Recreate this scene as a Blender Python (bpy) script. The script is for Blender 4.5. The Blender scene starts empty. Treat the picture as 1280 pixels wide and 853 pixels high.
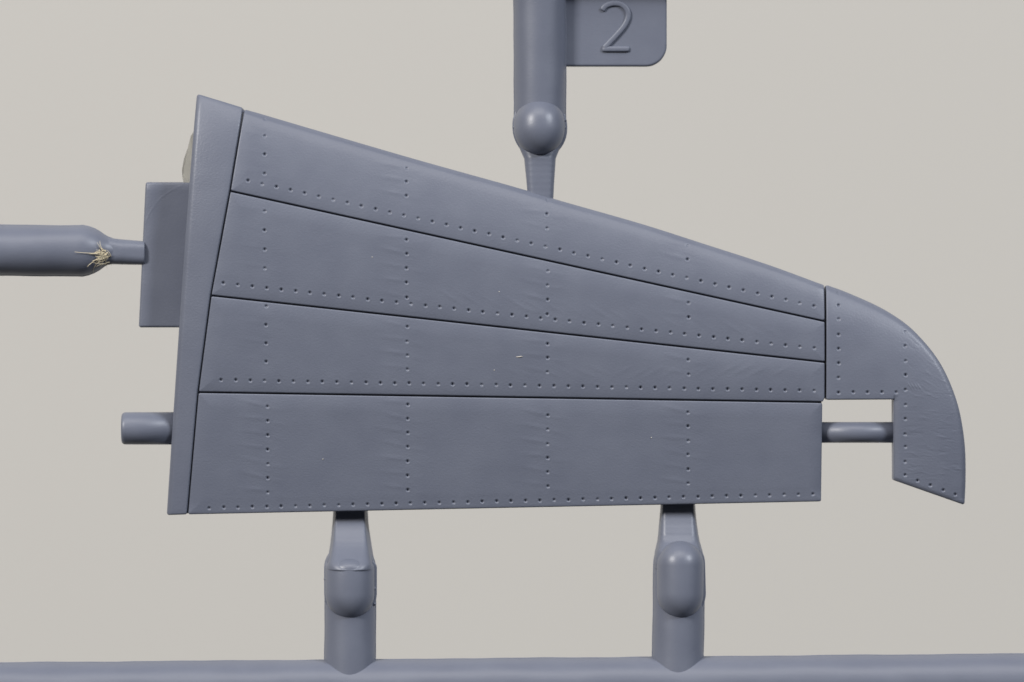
import bpy, math, random
import numpy as np

# ------------------------------------------------------------------ scale
# layout unit: 1 u = 0.055 mm (a 64 u sprue runner is 3.5 mm thick).
# x to the right, y downwards, h towards the viewer.
S = 5.5e-5
HREF = 40.0                      # height of the skin panels, the plane in focus
scene = bpy.context.scene

# ------------------------------------------------------------------ camera
DIST = 0.40
cam_d = bpy.data.cameras.new('camera')
cam = bpy.data.objects.new('camera', cam_d)
scene.collection.objects.link(cam)
cam.location = (0, -HREF * S - DIST, 0)
cam.rotation_euler = (math.radians(90), 0, 0)
cam_d.sensor_width = 36.0
cam_d.lens = 36.0 * (DIST + 18 * S) / (1280 * S)
cam_d.clip_start = 0.01
cam_d.clip_end = 20
cam_d.dof.use_dof = True
cam_d.dof.focus_distance = DIST
cam_d.dof.aperture_fstop = 20.0
scene.camera = cam

# ------------------------------------------------------------------ room light
world = bpy.data.worlds.new('World')
scene.world = world
world.use_nodes = True
bg = world.node_tree.nodes['Background']
bg.inputs[0].default_value = (0.92, 0.95, 1.0, 1)
bg.inputs[1].default_value = 0.07


def softbox(name, loc, w, h, power, col):
    d = bpy.data.lights.new(name, 'AREA')
    d.shape = 'RECTANGLE'
    d.size, d.size_y = w, h
    d.energy = power
    d.color = col
    o = bpy.data.objects.new(name, d)
    scene.collection.objects.link(o)
    o.location = loc
    v = -np.array(loc)
    from mathutils import Vector
    o.rotation_euler = Vector(v).to_track_quat('-Z', 'Y').to_euler()
    return o


def sph(az, el, r):
    a, e = math.radians(az), math.radians(el)
    return (r * math.sin(a) * math.cos(e), -r * math.cos(a) * math.cos(e), r * math.sin(e))


softbox('key_softbox', sph(-45, 27, 1.15), 0.24, 0.20, 12.6, (1.0, 0.965, 0.92))
softbox('second_softbox', sph(50, 32, 1.15), 0.24, 0.20, 8.2, (0.90, 0.94, 1.0))
softbox('overhead_light', sph(-3, 56, 1.2), 0.9, 0.5, 6.8, (1.0, 0.97, 0.93))

scene.view_settings.view_transform = 'Standard'
scene.view_settings.look = 'None'
scene.view_settings.exposure = 0.0
scene.view_settings.gamma = 1.0
scene.render.engine = 'CYCLES'
scene.cycles.use_denoising = True
scene.cycles.max_bounces = 8


# ------------------------------------------------------------------ materials
def nodes_of(name):
    m = bpy.data.materials.new(name)
    m.use_nodes = True
    nt = m.node_tree
    return m, nt, nt.nodes, nt.links, nt.nodes['Principled BSDF']


def plastic(name, grain=(1, 1, 1), fine=0.35, broad=0.25, rough=0.40):
    m, nt, N, L, P = nodes_of(name)
    tc = N.new('ShaderNodeTexCoord')
    mp = N.new('ShaderNodeMapping')
    mp.inputs['Scale'].default_value = grain
    L.new(tc.outputs['Object'], mp.inputs['Vector'])
    n1 = N.new('ShaderNodeTexNoise')
    n1.inputs['Scale'].default_value = 8500
    n1.inputs['Detail'].default_value = 3
    L.new(mp.outputs[0], n1.inputs['Vector'])
    n2 = N.new('ShaderNodeTexNoise')
    n2.inputs['Scale'].default_value = 420
    n2.inputs['Detail'].default_value = 4
    L.new(tc.outputs['Object'], n2.inputs['Vector'])
    # colour: one pigmented resin with slight flow marbling
    cr = N.new('ShaderNodeValToRGB')
    cr.color_ramp.elements[0].position = 0.3
    cr.color_ramp.elements[0].color = (0.126, 0.139, 0.184, 1)
    cr.color_ramp.elements[1].position = 0.7
    cr.color_ramp.elements[1].color = (0.137, 0.151, 0.197, 1)
    L.new(n2.outputs['Fac'], cr.inputs[0])
    L.new(cr.outputs[0], P.inputs['Base Color'])
    mr = N.new('ShaderNodeMapRange')
    mr.inputs['To Min'].default_value = rough - 0.05
    mr.inputs['To Max'].default_value = rough + 0.06
    L.new(n2.outputs['Fac'], mr.inputs['Value'])
    L.new(mr.outputs[0], P.inputs['Roughness'])
    b1 = N.new('ShaderNodeBump')
    b1.inputs['Strength'].default_value = fine
    b1.inputs['Distance'].default_value = 1.4e-5
    L.new(n1.outputs['Fac'], b1.inputs['Height'])
    b2 = N.new('ShaderNodeBump')
    b2.inputs['Strength'].default_value = broad
    b2.inputs['Distance'].default_value = 6e-5
    L.new(n2.outputs['Fac'], b2.inputs['Height'])
    L.new(b2.outputs[0], b1.inputs['Normal'])
    L.new(b1.outputs[0], P.inputs['Normal'])
    P.inputs['Specular IOR Level'].default_value = 0.5
    return m


M_SKIN = plastic('moulded_plastic_skin', (0.8, 1, 1), 0.95, 0.15, 0.42)
M_TIP = plastic('moulded_plastic_tip', (0.8, 1, 1), 1.0, 0.15, 0.42)
M_RUN = plastic('moulded_plastic_runner', (0.4, 1, 1), 0.5, 0.2, 0.43)
M_KNOB = plastic('moulded_plastic_knob', (1, 1, 1), 0.4, 0.2, 0.39)

m, nt, N, L, P = nodes_of('thin_flash_film')
P.inputs['Base Color'].default_value = (0.52, 0.51, 0.47, 1)
P.inputs['Roughness'].default_value = 0.5
P.inputs['Transmission Weight'].default_value = 0.55
nz = N.new('ShaderNodeTexNoise'); nz.inputs['Scale'].default_value = 3000
bp = N.new('ShaderNodeBump'); bp.inputs['Strength'].default_value = 0.3; bp.inputs['Distance'].default_value = 2e-5
L.new(nz.outputs['Fac'], bp.inputs['Height']); L.new(bp.outputs[0], P.inputs['Normal'])
M_FLASH = m

m, nt, N, L, P = nodes_of('straw_fibre')
nz = N.new('ShaderNodeTexNoise'); nz.inputs['Scale'].default_value = 2500
cr = N.new('ShaderNodeValToRGB')
cr.color_ramp.elements[0].color = (0.56, 0.46, 0.29, 1)
cr.color_ramp.elements[1].color = (0.85, 0.77, 0.58, 1)
L.new(nz.outputs['Fac'], cr.inputs[0]); L.new(cr.outputs[0], P.inputs['Base Color'])
P.inputs['Roughness'].default_value = 0.6
M_FIBRE = m

m, nt, N, L, P = nodes_of('white_lint')
nz = N.new('ShaderNodeTexNoise'); nz.inputs['Scale'].default_value = 6000
cr = N.new('ShaderNodeValToRGB')
cr.color_ramp.elements[0].color = (0.42, 0.39, 0.35, 1)
cr.color_ramp.elements[1].color = (0.62, 0.58, 0.53, 1)
L.new(nz.outputs['Fac'], cr.inputs[0]); L.new(cr.outputs[0], P.inputs['Base Color'])
M_LINT = m

m, nt, N, L, P = nodes_of('backdrop_card')
tc = N.new('ShaderNodeTexCoord')
nz = N.new('ShaderNodeTexNoise'); nz.inputs['Scale'].default_value = 9; nz.inputs['Detail'].default_value = 3
L.new(tc.outputs['Object'], nz.inputs['Vector'])
cr = N.new('ShaderNodeValToRGB')
cr.color_ramp.elements[0].position = 0.3
cr.color_ramp.elements[0].color = (0.506, 0.490, 0.463, 1)
cr.color_ramp.elements[1].position = 0.7
cr.color_ramp.elements[1].color = (0.510, 0.498, 0.471, 1)
L.new(nz.outputs['Fac'], cr.inputs[0]); L.new(cr.outputs[0], P.inputs['Base Color'])
P.inputs['Roughness'].default_value = 0.9
P.inputs['Specular IOR Level'].default_value = 0.15
M_BACK = m


# ------------------------------------------------------------------ mesh helpers
def mesh_obj(name, V, F, mat, parent=None, smooth=True):
    """V in layout units (x, y, h); F list of index tuples."""
    V = np.asarray(V, float)
    W = np.stack([(V[:, 0] - 640) * S, -V[:, 2] * S, (426.5 - V[:, 1]) * S], 1)
    me = bpy.data.meshes.new(name)
    me.from_pydata(W.tolist(), [], [tuple(f) for f in F])
    me.materials.append(mat)
    if smooth:
        me.polygons.foreach_set('use_smooth', [True] * len(me.polygons))
    me.update()
    o = bpy.data.objects.new(name, me)
    scene.collection.objects.link(o)
    if parent:
        o.parent = parent
    return o


def mesh_fast(name, V, quads, tris, mat, parent=None):
    V = np.asarray(V, float)
    W = np.stack([(V[:, 0] - 640) * S, -V[:, 2] * S, (426.5 - V[:, 1]) * S], 1).astype(np.float32)
    me = bpy.data.meshes.new(name)
    me.vertices.add(len(W))
    me.vertices.foreach_set('co', W.ravel())
    nl = 4 * len(quads) + 3 * len(tris)
    me.loops.add(nl)
    me.loops.foreach_set('vertex_index', np.concatenate([np.asarray(quads, np.int32).ravel(),
                                                         np.asarray(tris, np.int32).ravel()]))
    npoly = len(quads) + len(tris)
    me.polygons.add(npoly)
    st = np.concatenate([np.arange(len(quads)) * 4, 4 * len(quads) + np.arange(len(tris)) * 3]).astype(np.int32)
    me.polygons.foreach_set('loop_start', st)
    me.polygons.foreach_set('use_smooth', np.ones(npoly, bool))
    me.materials.append(mat)
    me.update(calc_edges=True)
    me.validate()
    o = bpy.data.objects.new(name, me)
    scene.collection.objects.link(o)
    if parent:
        o.parent = parent
    return o


class MB:
    def __init__(s):
        s.v, s.f = [], []

    def add(s, V, F):
        b = len(s.v)
        s.v.extend([tuple(p) for p in V])
        s.f.extend([tuple(i + b for i in f) for f in F])

    def lathe(s, p0, p1, prof, n=40, up=(0, 0, 1), squash=1.0, wob=0.0, cap=True, seed=0):
        """revolve prof [(distance along p0->p1, radius)]; squash scales the depth direction"""
        p0, p1 = np.array(p0, float), np.array(p1, float)
        ax = p1 - p0; ax /= np.linalg.norm(ax)
        d = np.array(up, float); d -= ax * d.dot(ax); d /= np.linalg.norm(d)
        e = np.cross(ax, d)
        rnd = random.Random(seed)
        ph = [rnd.uniform(0, 6.28) for _ in range(6)]
        V, F = [], []
        for t, r in prof:
            for k in range(n):
                a = 2 * math.pi * k / n
                rr = r + wob * (math.sin(3 * a + ph[0] + t * .031) + math.sin(t * .11 + ph[1]) * .6
                                + math.sin(5 * a + ph[2] - t * .05) * .5)
                V.append(p0 + ax * t + e * (rr * math.cos(a)) + d * (rr * squash * math.sin(a)))
        m_ = len(prof)
        for i in range(m_ - 1):
            for k in range(n):
                a, b = i * n + k, i * n + (k + 1) % n
                F.append((a, b, b + n, a + n))
        if cap:
            F.append(tuple(range(n - 1, -1, -1)))
            F.append(tuple((m_ - 1) * n + k for k in range(n)))
        s.add(V, F)

    def loft(s, secs, n=9, axis='y', draft=0.0):
        """secs: (pos, lo, hi, hback, hfront, corner radius) rounded rectangles"""
        V, F = [], []
        ring = 4 * n
        for pos, lo, hi, hb, hf, r in secs:
            r = min(r, (hi - lo) / 2 - .01, (hf - hb) / 2 - .01)
            for cx, ch, a0 in ((hi - r, hf - r, 0), (lo + r, hf - r, 90), (lo + r, hb + r, 180), (hi - r, hb + r, 270)):
                for k in range(n):
                    a = math.radians(a0 + 90 * k / (n - 1))
                    u, h = cx + r * math.cos(a), ch + r * math.sin(a)
                    u = (lo + hi) / 2 + (u - (lo + hi) / 2) * (1 + draft * (hf - h) / (hf - hb))
                    V.append((u, pos, h) if axis == 'y' else (pos, u, h))
        for i in range(len(secs) - 1):
            for k in range(ring):
                a, b = i * ring + k, i * ring + (k + 1) % ring
                F.append((a, b, b + ring, a + ring))
        F.append(tuple(range(ring - 1, -1, -1)))
        F.append(tuple((len(secs) - 1) * ring + k for k in range(ring)))
        s.add(V, F)

    def tube(s, pts, rad, n=8, squash=1.0, sq=1.0):
        pts = [np.array(p, float) for p in pts]
        rads = rad if isinstance(rad, (list, tuple)) else [rad] * len(pts)
        V, F = [], []
        for i, p in enumerate(pts):
            t = pts[min(i + 1, len(pts) - 1)] - pts[max(i - 1, 0)]
            t /= np.linalg.norm(t) + 1e-9
            d = np.array((0, 0, 1.0)); d -= t * d.dot(t); d /= np.linalg.norm(d) + 1e-9
            e = np.cross(t, d)
            for k in range(n):
                a = 2 * math.pi * k / n
                ca, sa = math.cos(a), math.sin(a)
                ca, sa = math.copysign(abs(ca) ** sq, ca), math.copysign(abs(sa) ** sq, sa)
                V.append(p + e * rads[i] * ca + d * rads[i] * squash * sa)
        for i in range(len(pts) - 1):
            for k in range(n):
                a, b = i * n + k, i * n + (k + 1) % n
                F.append((a, b, b + n, a + n))
        F.append(tuple(range(n - 1, -1, -1)))
        F.append(tuple((len(pts) - 1) * n + k for k in range(n)))
        s.add(V, F)

    def build(s, name, mat, parent=None):
        o = mesh_obj(name, s.v, s.f, mat, parent)
        import bmesh
        bm = bmesh.new(); bm.from_mesh(o.data)
        bmesh.ops.recalc_face_normals(bm, faces=bm.faces)
        bm.to_mesh(o.data); bm.free()
        o.data.polygons.foreach_set('use_smooth', [len(p.vertices) <= 4 for p in o.data.polygons])
        return o


def dome(r0, r1, z0, z1, k=10):
    """quarter ellipse profile from (z0, r0) to the pole end (z1, r1)"""
    return [(z0 + (z1 - z0) * math.sin(math.pi / 2 * i / k), r1 + (r0 - r1) * math.cos(math.pi / 2 * i / k))
            for i in range(1, k + 1)]


# ------------------------------------------------------------------ height-field plates
def sdf_poly(X, Y, poly):
    """signed distance, positive inside"""
    P = np.asarray(poly, float)
    d2 = np.full(X.shape, 1e18)
    inside = np.zeros(X.shape, bool)
    for i in range(len(P)):
        a, b = P[i], P[(i + 1) % len(P)]
        ex, ey = b - a
        wx, wy = X - a[0], Y - a[1]
        t = np.clip((wx * ex + wy * ey) / (ex * ex + ey * ey + 1e-12), 0, 1)
        dx, dy = wx - ex * t, wy - ey * t
        d2 = np.minimum(d2, dx * dx + dy * dy)
        c = (a[1] <= Y) != (b[1] <= Y)
        with np.errstate(divide='ignore', invalid='ignore'):
            xi = a[0] + (Y - a[1]) * ex / (ey if ey != 0 else 1e-12)
        inside ^= c & (X < xi)
    d = np.sqrt(d2)
    return np.where(inside, d, -d)


def inset_poly(poly, r):
    P = np.asarray(poly, float)
    n = len(P)
    area = 0.5 * np.sum(P[:, 0] * np.roll(P[:, 1], -1) - np.roll(P[:, 0], -1) * P[:, 1])
    sg = 1 if area > 0 else -1
    out = []
    for i in range(n):
        a, b, c = P[i - 1], P[i], P[(i + 1) % n]
        d1 = (b - a) / np.linalg.norm(b - a); d2 = (c - b) / np.linalg.norm(c - b)
        n1 = np.array((-d1[1], d1[0])) * sg; n2 = np.array((-d2[1], d2[0])) * sg
        bis = n1 + n2; bis /= max(np.linalg.norm(bis), 1e-9)
        out.append(b + bis * r / max(bis.dot(n1), 0.35))
    return out


def plate(name, poly, hfun, hback, mat, parent, step=0.66, corner=0.0):
    """plate with the outline poly, front surface hfun(x, y, d) and walls down to hback"""
    poly = np.asarray(poly, float)
    base = inset_poly(poly, corner) if corner else poly
    x0, y0 = poly.min(0) - 2 * step; x1, y1 = poly.max(0) + 2 * step
    gx = np.arange(x0, x1 + step, step); gy = np.arange(y0, y1 + step, step)
    X, Y = np.meshgrid(gx, gy)
    D = sdf_poly(X, Y, base) + corner
    nx = len(gx); ny = len(gy)
    # snap near-boundary points on to the outline
    gyD, gxD = np.gradient(D, step)
    snap = np.abs(D) < 0.3 * step
    X = np.where(snap, X - D * gxD, X); Y = np.where(snap, Y - D * gyD, Y)
    D = np.where(snap, 0.0, D)
    ins = D >= 0
    idx = -np.ones(D.shape, np.int64)
    idx[ins] = np.arange(ins.sum())
    VX, VY, VD = list(X[ins]), list(Y[ins]), list(D[ins])
    c = ins[:-1, :-1].astype(int) + ins[:-1, 1:] + ins[1:, :-1] + ins[1:, 1:]
    full = c == 4
    J, I = np.nonzero(full)
    quads = np.stack([idx[J, I], idx[J + 1, I], idx[J + 1, I + 1], idx[J, I + 1]], 1)
    tris = []
    cross = {}

    def cp(a, b):
        k = (a, b) if a < b else (b, a)
        if k not in cross:
            da, db = D[k[0]], D[k[1]]
            t = da / (da - db)
            cross[k] = len(VX)
            VX.append(X[k[0]] + (X[k[1]] - X[k[0]]) * t)
            VY.append(Y[k[0]] + (Y[k[1]] - Y[k[0]]) * t)
            VD.append(0.0)
        return cross[k]
    bedges = []
    bset = {}
    J, I = np.nonzero((c > 0) & (c < 4))
    for j, i in zip(J.tolist(), I.tolist()):
        cs = [(j, i), (j + 1, i), (j + 1, i + 1), (j, i + 1)]
        ring = []
        for q in range(4):
            a, b = cs[q], cs[(q + 1) % 4]
            ia, ib = ins[a], ins[b]
            if ia:
                ring.append(int(idx[a]))
            if ia != ib:
                inner = a if ia else b
                if D[inner] > 0:
                    ring.append(cp(a, b))
        r2 = []
        for v in ring:
            if not r2 or r2[-1] != v:
                r2.append(v)
        if len(r2) > 2 and r2[0] == r2[-1]:
            r2.pop()
        for k in range(1, len(r2) - 1):
            tris.append((r2[0], r2[k], r2[k + 1]))
    VX, VY, VD = np.array(VX), np.array(VY), np.array(VD)
    H = hfun(VX, VY, np.maximum(VD, 0))
    # boundary edges: those used once
    E = []
    if len(quads):
        for a in range(4):
            E.append(quads[:, [a, (a + 1) % 4]])
    T = np.array(tris, np.int64).reshape(-1, 3)
    for a in range(3):
        E.append(T[:, [a, (a + 1) % 3]])
    E = np.concatenate(E)
    key = np.sort(E, 1); key = key[:, 0] * (len(VX) + 1) + key[:, 1]
    u, first, cnt = np.unique(key, return_index=True, return_counts=True)
    B = E[first[cnt == 1]]
    bv = np.unique(B)
    m1 = np.full(len(VX), -1, np.int64)
    # two wall rings: a copy at the rim keeps the rim edge crisp
    nV = len(VX)
    m1[bv] = nV + np.arange(len(bv))
    m2 = np.full(nV, -1, np.int64); m2[bv] = nV + len(bv) + np.arange(len(bv))
    walls = np.stack([m1[B[:, 1]], m1[B[:, 0]], m2[B[:, 0]], m2[B[:, 1]]], 1)
    V = np.concatenate([np.stack([VX, VY, H], 1),
                        np.stack([VX[bv], VY[bv], H[bv]], 1),
                        np.stack([VX[bv], VY[bv], np.full(len(bv), hback)], 1)])
    o = mesh_fast(name, V, np.concatenate([quads, walls]), T, mat, parent)
    return o


def ngon_slab(name, poly, h0, h1, mat, parent):
    n = len(poly)
    V = [(x, y, h1) for x, y in poly] + [(x, y, h0) for x, y in poly]
    F = [tuple(range(n)), tuple(range(2 * n - 1, n - 1, -1))]
    F += [(i, n + i, n + (i + 1) % n, (i + 1) % n) for i in range(n)]
    return mesh_obj(name, V, F, mat, parent, smooth=False)


def catmull(pts, n=8):
    P = [np.array(p, float) for p in pts]
    P = [2 * P[0] - P[1]] + P + [2 * P[-1] - P[-2]]
    out = []
    for i in range(1, len(P) - 2):
        for k in range(n):
            t = k / n
            a, b, c, d = P[i - 1], P[i], P[i + 1], P[i + 2]
            out.append(tuple(.5 * (2 * b + (c - a) * t + (2 * a - 5 * b + 4 * c - d) * t * t + (3 * b - a - 3 * c + d) * t ** 3)))
    out.append(tuple(P[-2]))
    return out


# ------------------------------------------------------------------ backdrop
bw = MB()
o = mesh_obj('backdrop', [(640 - 20000, 426 - 20000, -4600), (640 + 20000, 426 - 20000, -4600),
                          (640 + 20000, 426 + 20000, -4600), (640 - 20000, 426 + 20000, -4600)],
             [(0, 3, 2, 1)], M_BACK, smooth=False)
o['kind'] = 'structure'

# ------------------------------------------------------------------ the sprue (one moulded piece)
root = bpy.data.objects.new('kit_sprue', None)
scene.collection.objects.link(root)
root['label'] = 'blue-grey plastic model kit sprue holding one riveted aircraft tailplane half'
root['category'] = 'model sprue'

# ---- tailplane outline data
TOPC = catmull([(305, 136.5), (400, 164.5), (520, 199.5), (640, 233), (700, 251), (800, 279.5), (880, 305), (960, 331), (1031, 357)], 6)
TX = np.array([246] + [p[0] for p in TOPC]); TY = np.array([117.5] + [p[1] for p in TOPC])
CHORD_T = 0.150


def ytop(x):
    return np.where(x > 1031, 357 + 0.42 * (x - 1031), np.where(x < 246, 117.5 + .29 * (x - 246), np.interp(x, TX, TY)))


def ybot(x):
    return 644 - (x - 208) * (17.0 / 819)


def airfoil(x, y):
    yt, yb = ytop(x), ybot(x)
    c = yb - yt
    t = np.clip(((y - yt) / c + .022) / 1.022, 0.0005, 1)
    a = 5 * CHORD_T * c * (.2969 * np.sqrt(t) - .126 * t - .3516 * t ** 2 + .2843 * t ** 3 - .1015 * t ** 4)
    return 17 + a


# rivets
RV = []          # x, y, depth factor
WR = []          # wrinkles: x, y, angle, length, width, height
rng = random.Random(7)


def row(x0, y0, x1, y1, n):
    for i in range(n + 1):
        f = i / n
        RV.append((x0 + (x1 - x0) * f + rng.uniform(-.3, .3), y0 + (y1 - y0) * f + rng.uniform(-.3, .3), rng.choice((.6, .8, .95, 1.0, 1.1, 1.2))))


row(311.5, 227, 1016.8, 383, 40)
row(280.7, 354.5, 1017, 435.5, 41)
row(277.5, 475, 1017, 488.7, 41)
row(261.5, 635.3, 1016.3, 618, 42)
COLS = [
    (331.7, [149.5, 171, 194, 218]), (332.3, [265, 288.5, 312.3, 335.8]), (333.8, [383.5, 406.5, 429.5, 452.5]),
    (335, [508.5, 526.3, 544.2, 562, 580, 598, 616]),
    (508.4, [191, 211, 227.8, 245.7]), (508.8, [300.5, 318, 336, 354, 372.4]), (509.3, [409, 427, 444.5, 462]),
    (509.8, [505.8, 523.9, 541.3, 559, 576.8, 594.7, 612.5]),
    (683.7, [251, 268, 285.7]), (684.3, [339.5, 357.3, 375.3, 393.5]), (684.5, [430, 447.5, 465.5]),
    (684.8, [519.4, 537, 555, 572.6, 590.2, 608.4]),
    (859.2, [307.5, 325]), (860, [378.7, 397]), (860, [450.2, 468.2]), (860, [515.4, 533.2, 551, 568.6, 586.6, 604.5]),
    (1047.6, [366, 382, 399.2, 418.5, 436.5, 454.3, 472.6, 490.8]),
    (1131.2, [415, 433, 451.2, 468.7, 487.5, 506, 523.6, 542.8, 558.6, 577.4, 594])]
for x, ys in COLS:
    for y in ys:
        weak = .45 if (y - float(ytop(np.array(x)))) < 17 else 1
        RV.append((x + rng.uniform(-.4, .4), y + rng.uniform(-.3, .3), weak * rng.choice((.65, .85, 1.0, 1.1, 1.2))))
        if x < 1000:
            hgt = .35 if (y > 480 or x > 480) else .15
            WR.append((x - 15, y - 4, .16 + rng.uniform(-.1, .1), 17, 3.0, hgt * rng.uniform(.6, 1.2)))
            WR.append((x + 11, y + 3, .16 + rng.uniform(-.1, .1), 11, 3.0, .5 * hgt * rng.uniform(.3, 1.2)))
RV += [(1066, 490.3, 1), (1083.7, 490.5, 1), (1101.7, 490.3, 1), (1119.6, 490.5, .8),
       (1147, 601, 1), (1163.2, 606.8, 1), (1179.4, 613, 1), (1194.6, 618.5, 1)]
# diagonal sink wrinkles along the lower part of the second and third strips
for i in range(16):
    x = 560 + i * 27 + rng.uniform(-6, 6)
    y = 354.5 + (x - 280.7) * .11 - 15
    WR.append((x, y, .55, 15, 2.6, rng.uniform(.1, .3)))
    x = 640 + i * 22 + rng.uniform(-6, 6)
    WR.append((x, 466 + rng.uniform(-6, 2), -.5 if x > 770 else .4, 13, 2.4, rng.uniform(.08, .26)))
# short creases in the skin of the tip
for i in range(190):
    x = 1125 + 75 * rng.random() ** .8; y = rng.uniform(425, 600)
    a = .55 if y < 490 else .12
    WR.append((x, y, a + rng.uniform(-.3, .3), rng.uniform(4, 10), rng.uniform(.9, 1.5), rng.uniform(-.2, .24)))
for i in range(4):
    WR.append((1136 + i * 4, 482 - i * .6 + i, 1.05, 4, .8, .7))


def local_add(X, Y, H, feats, fn, rad):
    """add fn(dx, dy, feature) for the vertices within rad of each feature"""
    order = np.argsort(X, kind='stable'); xs = X[order]
    for f in feats:
        r = rad(f)
        a, b = np.searchsorted(xs, (f[0] - r, f[0] + r))
        k = order[a:b]
        if not len(k):
            continue
        k = k[np.abs(Y[k] - f[1]) < r]
        if len(k):
            H[k] += fn(X[k] - f[0], Y[k] - f[1], f)


def f_rivet(dx, dy, f):
    r = np.hypot(dx, dy)
    return f[2] * (-2.6 * np.exp(-(r / 1.55) ** 2.6) + .12 * np.exp(-((r - 3.4) / 1.2) ** 2)) - .30 * f[2] * np.exp(-(r / 7) ** 2)


def f_wrk(dx, dy, f):
    ca, sa = math.cos(f[2]), math.sin(f[2])
    u, v = dx * ca + dy * sa, -dx * sa + dy * ca
    return .8 * f[5] * np.exp(-(u / f[3]) ** 2 - (v / f[4]) ** 2)


def vnoise(X, Y, sc, seed):
    """smooth value noise"""
    r = np.random.RandomState(seed)
    G = r.rand(256, 256)
    x, y = X / sc, Y / sc
    i, j = np.floor(x).astype(int), np.floor(y).astype(int)
    fx, fy = x - i, y - j
    fx = fx * fx * (3 - 2 * fx); fy = fy * fy * (3 - 2 * fy)
    g = lambda a, b: G[a % 256, b % 256]
    return (g(i, j) * (1 - fx) + g(i + 1, j) * fx) * (1 - fy) + (g(i, j + 1) * (1 - fx) + g(i + 1, j + 1) * fx) * fy - .5


def skin_h(edge_r=1.1, roll=1.8, roll_w=20, extra=None):
    def f(X, Y, D):
        H = airfoil(X, Y)
        d = np.minimum(D, edge_r)
        H = H - (edge_r - np.sqrt(np.maximum(edge_r ** 2 - (edge_r - d) ** 2, 0)))
        H = H - roll * np.clip(1 - D / roll_w, 0, 1) ** 2
        H = H + .9 * vnoise(X, Y, 70, 3) + .22 * vnoise(X * .6, Y, 17, 4)
        if extra is not None:
            H = H + extra(X, Y, D)
        local_add(X, Y, H, RV, f_rivet, lambda q: 12)
        local_add(X, Y, H, WR, f_wrk, lambda q: max(q[3], q[4]) * 2.2)
        return H
    return f


G = 0.95   # half the groove width


def seg(p, q, n=2):
    return [(p[0] + (q[0] - p[0]) * i / n, p[1] + (q[1] - p[1]) * i / n) for i in range(n + 1)]


def xsp(y):   # right edge of the spar strip
    return float(np.interp(y, [117, 240, 370, 490, 644], [308.5, 289, 265, 248.5, 234]))


def gline(a, b):
    return lambda x: a[1] + (b[1] - a[1]) * (x - a[0]) / (b[0] - a[0])


g1 = gline((289, 240), (1031, 402)); g2 = gline((265, 370), (1031, 453)); g3 = gline((248.5, 490.5), (1028, 503))

# core: carries the panels, its front is the floor of the grooves
core_poly = [(276, 129), (305.5, 138)] + [(x, y + 1.2) for x, y in TOPC[1:]] + [(1031.5, 499), (1027, 500.5), (1025.5, 626.5), (222, 642.6)]
core = plate('tailplane', core_poly, lambda X, Y, D: airfoil(X, Y) - 8.5 - 3 * np.clip(1 - D / 3, 0, 1), -14.0, M_SKIN, root, step=4.0)
ngon = MB()
ngon.add([(x, y, -14.0) for x, y in core_poly], [tuple(range(len(core_poly)))])
back = ngon.build('back_face', M_SKIN, core)

# spar strip
sp = [(246.3, 117.5), (305 - .9, 135.2)] + [(xsp(y) - G, y) for y in (160, 200, 240, 280, 320, 370, 410, 450, 490, 540, 590)] + [(234 - G, 643.5), (207.5, 644.5)]


def spar_extra(X, Y, D):
    xl = 246.3 + (Y - 117.5) * (207.5 - 246.3) / 527
    dl = np.clip(X - xl, 0, 60)
    return -3.2 * np.clip(1 - dl / 7, 0, 1) ** 2 - 7.0 * np.clip(1 - dl / 60, 0, 1) ** 2 + 1.2


plate('spar_strip', sp, skin_h(1.8, .5, 8, spar_extra), -14.2, M_SKIN, core, corner=3)

# four skin panels, from the leading edge down
top = [p for p in TOPC if p[0] > 309 and p[0] < 1027]
pan1 = [(xsp(137) + G, 137.2)] + top + [(1031 - G, 356.5), (1031 - G, g1(1031) - G)] + \
       [(289 + G, g1(289) - G), (xsp(200) + G, 200)]
pan2 = [(xsp(242) + G, g1(289) + G), (1031 - G, g1(1031) + G), (1031 - G, g2(1031) - G), (265 + G, g2(265) - G), (xsp(300) + G, 300)]
pan3 = [(xsp(371) + G, g2(265) + G), (1031 - G, g2(1031) + G), (1031 - G, 498), (1028, g3(1028) - G), (xsp(489) + G, g3(248.5) - G), (xsp(430) + G, 430)]
pan4 = [(xsp(492) + G, g3(248.5) + G), (1027.5, g3(1028) + G), (1026.8, 627.2), (234 + G, 643.4), (xsp(560) + G, 560)]


def lead(X, Y, D):
    d = np.clip(Y - ytop(X), 0, 30)
    return -3.6 * np.clip(1 - d / 7, 0, 1) ** 2


def trail(X, Y, D):
    d = np.clip(ybot(X) - Y, 0, 40)
    dr = np.clip(1027 - X, 0, 40)
    return 1.5 * np.clip(1 - d / 18, 0, 1) ** 2 - .5 * np.clip(1 - d / 4, 0, 1) ** 2 - 2.5 * np.clip(1 - dr / 16, 0, 1) ** 2


plate('skin_panel', pan1, skin_h(1.1, 1.6, 19, lead), -14.2, M_SKIN, core, corner=2.2)
plate('skin_panel', pan2, skin_h(1.1, 1.8, 20), -14.2, M_SKIN, core, corner=1.5)
plate('skin_panel', pan3, skin_h(1.1, 1.8, 20), -14.2, M_SKIN, core, corner=1.5)
plate('skin_panel', pan4, skin_h(1.1, 1.8, 20, trail), -14.2, M_SKIN, core, corner=2.2)

# rounded tip with the notch
tipc = catmull([(1032.3, 355.8), (1060, 366), (1100, 384), (1130, 403), (1150, 421.5), (1170, 446), (1185, 473), (1197, 505),
                (1203.5, 535), (1207, 565), (1207.8, 600), (1206.8, 632)], 6)
tip_poly = tipc + [(1117, 600.5), (1116.5, 499.5), (1032.3, 500)]
arc = [(1020, 351)] + tipc + [(1206.5, 690)]


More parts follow.
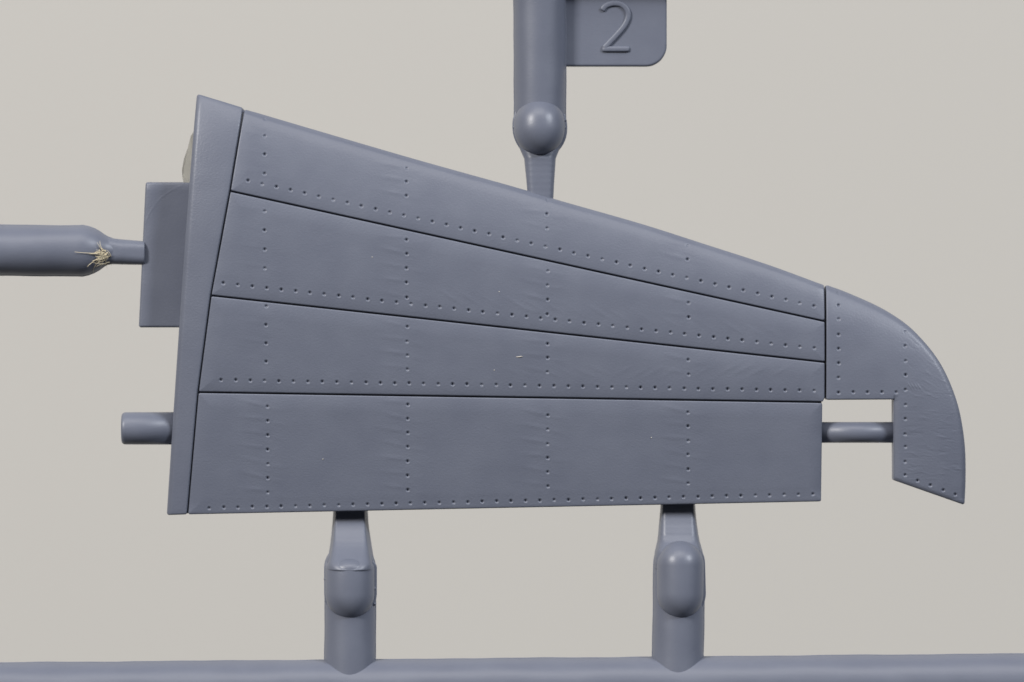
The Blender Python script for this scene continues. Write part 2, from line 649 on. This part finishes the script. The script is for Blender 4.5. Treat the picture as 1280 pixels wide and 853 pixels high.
def tip_extra(X, Y, D):
    d = np.full(X.shape, 1e9)
    for a, b in zip(arc[:-1], arc[1:]):
        ex, ey = b[0] - a[0], b[1] - a[1]
        t = np.clip(((X - a[0]) * ex + (Y - a[1]) * ey) / (ex * ex + ey * ey), 0, 1)
        d = np.minimum(d, np.hypot(X - a[0] - t * ex, Y - a[1] - t * ey))
    dl = np.where(Y > 494, X - 1116.5, 99)
    db = (600.5 + (X - 1117) * .35 - Y)
    o = -2.6 * np.clip(1 - d / 7, 0, 1) ** 2 - 4.5 * np.clip(1 - d / 45, 0, 1) ** 2
    o += -2.6 * np.clip(1 - np.abs(dl - 0) / 10, 0, 1) ** 2 * (dl >= 0) * np.clip((Y - 494) / 8, 0, 1)
    o += -1.6 * np.clip(1 - np.clip(db, 0, 50) / 6, 0, 1) ** 2
    return o


tip = plate('wing_tip', tip_poly, skin_h(1.6, .6, 9, tip_extra), -10.0, M_TIP, core, corner=2.5)
ngon = MB()
ngon.add([(x, y, -9.7) for x, y in inset_poly(tip_poly, 1.0)], [tuple(range(len(tip_poly)))])
ngon.build('back_face', M_TIP, core)

# root tab and pins
tab_poly = [(181, 227.5), (245, 227.5), (233, 409.5), (172, 409.5)]


def tab_h(X, Y, D):
    xl = 181 - (Y - 227.5) * 9 / 182
    r = 3.0
    d = np.minimum(D, r)
    H = 11 - (r - np.sqrt(np.maximum(r * r - (r - d) ** 2, 0))) - 2.2 * np.clip(1 - (X - xl) / 14, 0, 1) ** 2 - .07 * (X - xl) - .035 * (Y - 227) - 2 * np.clip(1 - (Y - 227) / 12, 0, 1) ** 2
    H += .5 * vnoise(X, Y, 26, 9)
    # faint curved score mark
    q = np.abs(np.hypot(X - 250, Y - 300) - 72)
    H += .16 * np.exp(-(q / 1.1) ** 2) * (Y < 285) * (X < 225)
    return H


t_ = plate('mounting_tab', tab_poly, tab_h, -6.0, M_SKIN, core, corner=3.0)
b = MB()
b.lathe((151, 536, 3), (230, 536, 3), [(0, 17), (.8, 18.6), (2.5, 19.8), (5, 20.2), (79, 20.4)], n=48)
b.build('pivot_pin', M_RUN, core)
b = MB()
b.lathe((1020, 541, 5), (1124, 541, 5), [(0, 13.1), (52, 13.0), (104, 13.1)], n=40)
b.build('pivot_pin', M_RUN, core)
# sliver of thin flash beside the spar
b = MB()
pl = [(242, 163), (237.5, 170), (233.5, 185), (229, 198), (226.5, 212), (227, 222), (229, 230), (242, 230)]
n_ = len(pl)
b.add([(x, y, 4.0 + .6 * math.sin(y * .3)) for x, y in pl] + [(x, y, 3.2 + .6 * math.sin(y * .3)) for x, y in pl],
      [tuple(range(n_)), tuple(range(2 * n_ - 1, n_ - 1, -1))] + [(i, n_ + i, n_ + (i + 1) % n_, (i + 1) % n_) for i in range(n_)])
b.build('flash', M_FLASH, core)

# ---- runners
def runner(p0, p1, prof, wob=.25, seed=1, n=56, squash=1.0):
    b = MB()
    # finer rings for slight waviness
    full = []
    for (t0, r0), (t1, r1) in zip(prof[:-1], prof[1:]):
        k = max(1, int(abs(t1 - t0) / 14))
        full += [(t0 + (t1 - t0) * i / k, r0 + (r1 - r0) * i / k) for i in range(k)]
    full.append(prof[-1])
    b.lathe(p0, p1, full, n=n, wob=wob, seed=seed, squash=squash)
    b.lathe(p0, p1, [(t, r + .9) for t, r in full], n=n, squash=.045, wob=wob, seed=seed)   # parting seam
    return b.build('runner', M_RUN, root)


# bottom cross runner (slightly tilted), bottom posts, top post, top cross runner, left runner
runner((-420, 869, 0), (1700, 850.2, 0), [(0, 35), (2120, 35)], seed=2)
runner((437, 860, 0), (437, 688, 0), [(0, 31.6), (150, 31.4)] + dome(31.4, 4, 150, 178, 10), seed=3, squash=.94)
runner((847.5, 856, 0), (849.5, 688, 0), [(0, 31.8), (146, 31.6)] + dome(31.6, 4, 150, 178, 10), seed=4, squash=.94)
runner((675, -42, 0), (675, 190, 0), [(0, 32.6), (200, 32.0)] + dome(32.0, 4, 200, 236, 10), seed=5)
runner((-420, -46, 0), (1700, -46, 0), [(0, 34), (2120, 34)], seed=6)
runner((-420, 311, 0), (180, 313.5, 0), [(0, 31.8), (515, 31.2), (522, 31.5), (530, 29.8), (537, 27.2), (543, 24), (549, 19.6), (554, 16.8),
                                          (560, 14.6), (566, 12)], seed=7)

# ---- knobs: ejector stubs with a thin flash rim
def knob(name, top, bot, r, h, squash, cx, rt=None, rb=None, seed=1, tilt=0):
    rt, rb = rt or r, rb or r
    L0 = bot - top
    prof = [(0.0, .2)]
    k = 12
    prof += [(rt - rt * math.cos(math.pi / 2 * i / k), r * math.sin(math.pi / 2 * i / k)) for i in range(1, k + 1)]
    prof += [(L0 - rb + rb * math.sin(math.pi / 2 * i / k), max(.2, r * math.cos(math.pi / 2 * i / k))) for i in range(0, k + 1)]
    b = MB()
    b.lathe((cx, top, h + tilt), (cx, bot, h), prof, n=56, squash=squash, wob=.18, seed=seed)
    o = b.build('knob', M_KNOB, root)
    c = MB()
    c.lathe((cx, top - 2, 10), (cx, bot + 3, 10), [(t * (L0 + 5) / L0, q * (r + 2.3) / r) for t, q in prof],
            n=56, squash=.08, wob=.5, seed=seed + 9)
    rn = random.Random(seed)
    for s_ in range(3):
        yy = top + L0 * rn.uniform(.3, .75); sd = rn.choice((-1, 1))
        c.lathe((cx + sd * (r - .2), yy - 2.5, 10), (cx + sd * (r - .2), yy + 2.5, 10), [(0, .3), (1.2, 2), (2.5, 2.6), (3.8, 1.8), (5, .3)], n=10)
    c.build('flash', M_RUN, o)
    return o


knob('k', 122.5, 195, 31.8, 22, 1.0, 674.5, 34, 34, 11, tilt=-13)
knob('k', 695, 776, 30.8, 15, 1.0, 437.3, 16, 34, 12)
knob('k', 676.5, 775, 29.2, 17, 1.0, 850.5, 30, 34, 13)

# ---- gates
def gate(secs, ribs=0.0, axis='y', draft=0.0):
    full = []
    for a, b_ in zip(secs[:-1], secs[1:]):
        k = max(1, int(abs(b_[0] - a[0]) / 1.6))
        for i in range(k):
            f = i / k
            full.append([u + (w - u) * f for u, w in zip(a, b_)])
    full.append(list(secs[-1]))
    for q in full:
        w = ribs * (.6 * math.sin(q[0] * 1.45) + .5 * math.sin(q[0] * .83 + 1) + .4 * math.sin(q[0] * 2.31 + 2))
        q[1] -= w * .4; q[2] += w * .4; q[4] += w
    b = MB(); b.loft(full, axis=axis, draft=draft)
    return b.build('gate', M_RUN, root)


gate([(176, 645, 705, -16, 18, 12), (186, 650, 699.5, -14, 21, 12), (198, 655.2, 694.8, -11, 24, 11), (225, 658, 693, -6, 24.5, 9), (252, 660.3, 691.5, 0, 25, 8)], ribs=.09)
gsec = [(630, 419, 454.5, -22, -4, 2), (644, 419, 455, -22, -3, 2), (660, 418, 456, -22, 4, 3), (680, 416.3, 458.7, -22, 16, 5),
        (695, 414, 461, -22, 30, 9), (705, 412, 463, -22, 40.5, 14), (711, 411.3, 463.5, -22, 45.4, 20), (714, 413, 462, -20, 45.4, 22), (722, 420, 455, -18, 43.5, 17)]
gate([tuple(q) for q in catmull(gsec, 5)], ribs=.12, draft=.24)
gsec = [(622, 829.5, 867.5, -22, -4, 3), (638, 829, 868, -22, -2, 4), (655, 827.5, 869.5, -22, 4, 6), (676, 825.5, 872.5, -22, 13, 9),
        (690, 822.5, 876, -22, 26, 14), (704, 820.5, 878, -22, 28, 18), (712, 821, 877, -20, 26, 18)]
gate([tuple(q) for q in catmull(gsec, 5)], ribs=.3, draft=.16)
gate([(118, 294.5, 331.5, -16, 16, 14), (128, 296, 330.6, -15, 15, 13), (140, 297.8, 330.3, -14, 14, 12), (150, 299, 330.6, -13, 14, 13), (160, 299.8, 330.8, -11, 13, 12), (180, 301.5, 331, -9, 12, 10.5)], ribs=.1, axis='x')

# ---- number tab with a raised figure
nt_poly = [(700, -30), (834, -30)] + [(834, 55)] + [(808 + 26 * math.cos(a), 56 + 26 * math.sin(a)) for a in np.linspace(.08, 1.5, 12)] + [(806, 82), (700, 82)]


def nt_h(X, Y, D):
    r = 2.0
    d = np.minimum(D, r)
    return 0 - (r - np.sqrt(np.maximum(r * r - (r - d) ** 2, 0))) + .6 * vnoise(X, Y, 30, 21)


nt_ = plate('number_tab', nt_poly, nt_h, -16, M_RUN, root, step=1.5)
b = MB()
b.add([(x, y, -15.8) for x, y in nt_poly], [tuple(range(len(nt_poly)))])
b.build('back_face', M_RUN, nt_)
two = catmull([(752.8, 12.3), (756.5, 7.2), (762.5, 4.1), (769.5, 3.1), (777, 4.6), (783, 9.6), (785.8, 16.5), (784.6, 24), (780, 32.5), (772, 42), (763, 51.5), (755, 60)], 5)
b = MB()
b.tube([(x, y, -.9) for x, y in two], [2.4] + [3.65] * (len(two) - 2) + [3.2], n=24, squash=1.1, sq=.6)
b.tube([(752.6, 60.6, -.85), (753.5, 60.6, -.85)] + [(x, 60.5, -.85) for x in range(757, 786, 4)] + [(786.5, 60.5, -.85), (788, 60.5, -.85)],
       [1.8, 3.1] + [3.5] * 8 + [3.0, 1.6], n=24, squash=1.14, sq=.6)
b.build('numeral', M_RUN, nt_)

# ------------------------------------------------------------------ loose bits
rf = random.Random(5)
b = MB()
for i in range(46):
    x0, y0 = 132 + rf.gauss(0, 3.2), 319 + rf.gauss(0, 4.5)
    L_ = rf.uniform(6, 17)
    a = math.radians(rf.choice((165, 180, 195, 205, 225, 240, 255, 100, 130)) + rf.uniform(-12, 12))
    cu = rf.uniform(-.5, .5)
    pts = []
    for k in range(9):
        f = k / 8
        aa = a + cu * f
        x, y = x0 + L_ * f * math.cos(aa), y0 - L_ * f * math.sin(aa) * .8
        rx = np.interp(x, [100, 110, 122, 131, 140], [32, 30, 25, 18, 15])
        hh = math.sqrt(max(rx * rx - (y - 313) ** 2, 9))
        pts.append((x, y, hh + .8 + 3 * math.sin(f * 2.6) * rf.uniform(.6, 1)))
    r_ = rf.uniform(.3, .7)
    b.tube(pts, [r_ * 1.3 * (1 - .75 * k / 8) for k in range(9)], n=6)
for pts in ([(128, 318), (118, 317), (106, 316.5), (94, 315.3)], [(127, 323), (119, 326), (112, 331), (109, 334)],
            [(129, 326), (122, 329), (117, 335), (115.5, 341)], [(134, 330), (138, 330), (143, 327)]):
    cc = catmull(pts, 4)
    b.tube([(x, y, math.sqrt(max(np.interp(x, [100, 110, 122, 131, 140], [32, 30, 25, 18, 15]) ** 2 - (y - 313) ** 2, 9)) + 1.2) for x, y in cc],
           [.5 * (1 - .6 * i / len(cc)) for i in range(len(cc))], n=6)
o = b.build('fibre_tuft', M_FIBRE)
o['label'] = 'frayed straw-coloured fibre tuft stuck on the tapered end of the horizontal runner'
o['category'] = 'fibre tuft'

b = MB()
hp = float(airfoil(np.array(650.), np.array(446.)))
b.tube([(645, 446.2, hp + .3), (647.5, 446.4, hp + .9), (650, 446, hp + .8), (652, 445.6, hp + 1.0), (653.8, 446.2, hp + .4)], [.3, .55, .7, .5, .25], n=6, squash=.6)
o = b.build('lint_speck', M_LINT)
o['label'] = 'tiny white lint speck lying on the middle of a skin panel'
o['category'] = 'lint'

# a few motes of dust on the skin
for x, y, where in [
        (466, 322, 'tiny pale dust speck on the second panel, left of its second rivet column'),
        (624, 365, 'tiny pale dust speck on the second panel, left of its third rivet column'),
        (618, 463, 'tiny pale dust speck on the third panel, below the larger lint speck'),
        (814, 547, 'tiny pale dust speck on the bottom panel, beside its fourth rivet column'),
        (404, 574, 'tiny pale dust speck on the bottom panel, between its first and second rivet columns')]:
    h = float(airfoil(np.array(float(x)), np.array(float(y)))) + .2
    b = MB()
    b.lathe((x - .8, y, h), (x + .8, y + rf.uniform(-.4, .4), h), [(0, .1), (.4, .55), (.9, .65), (1.3, .4), (1.6, .1)], n=8)
    o = b.build('dust_speck', M_LINT)
    o['label'] = where
    o['category'] = 'dust'
    o['group'] = 'dust specks on the wing skin'
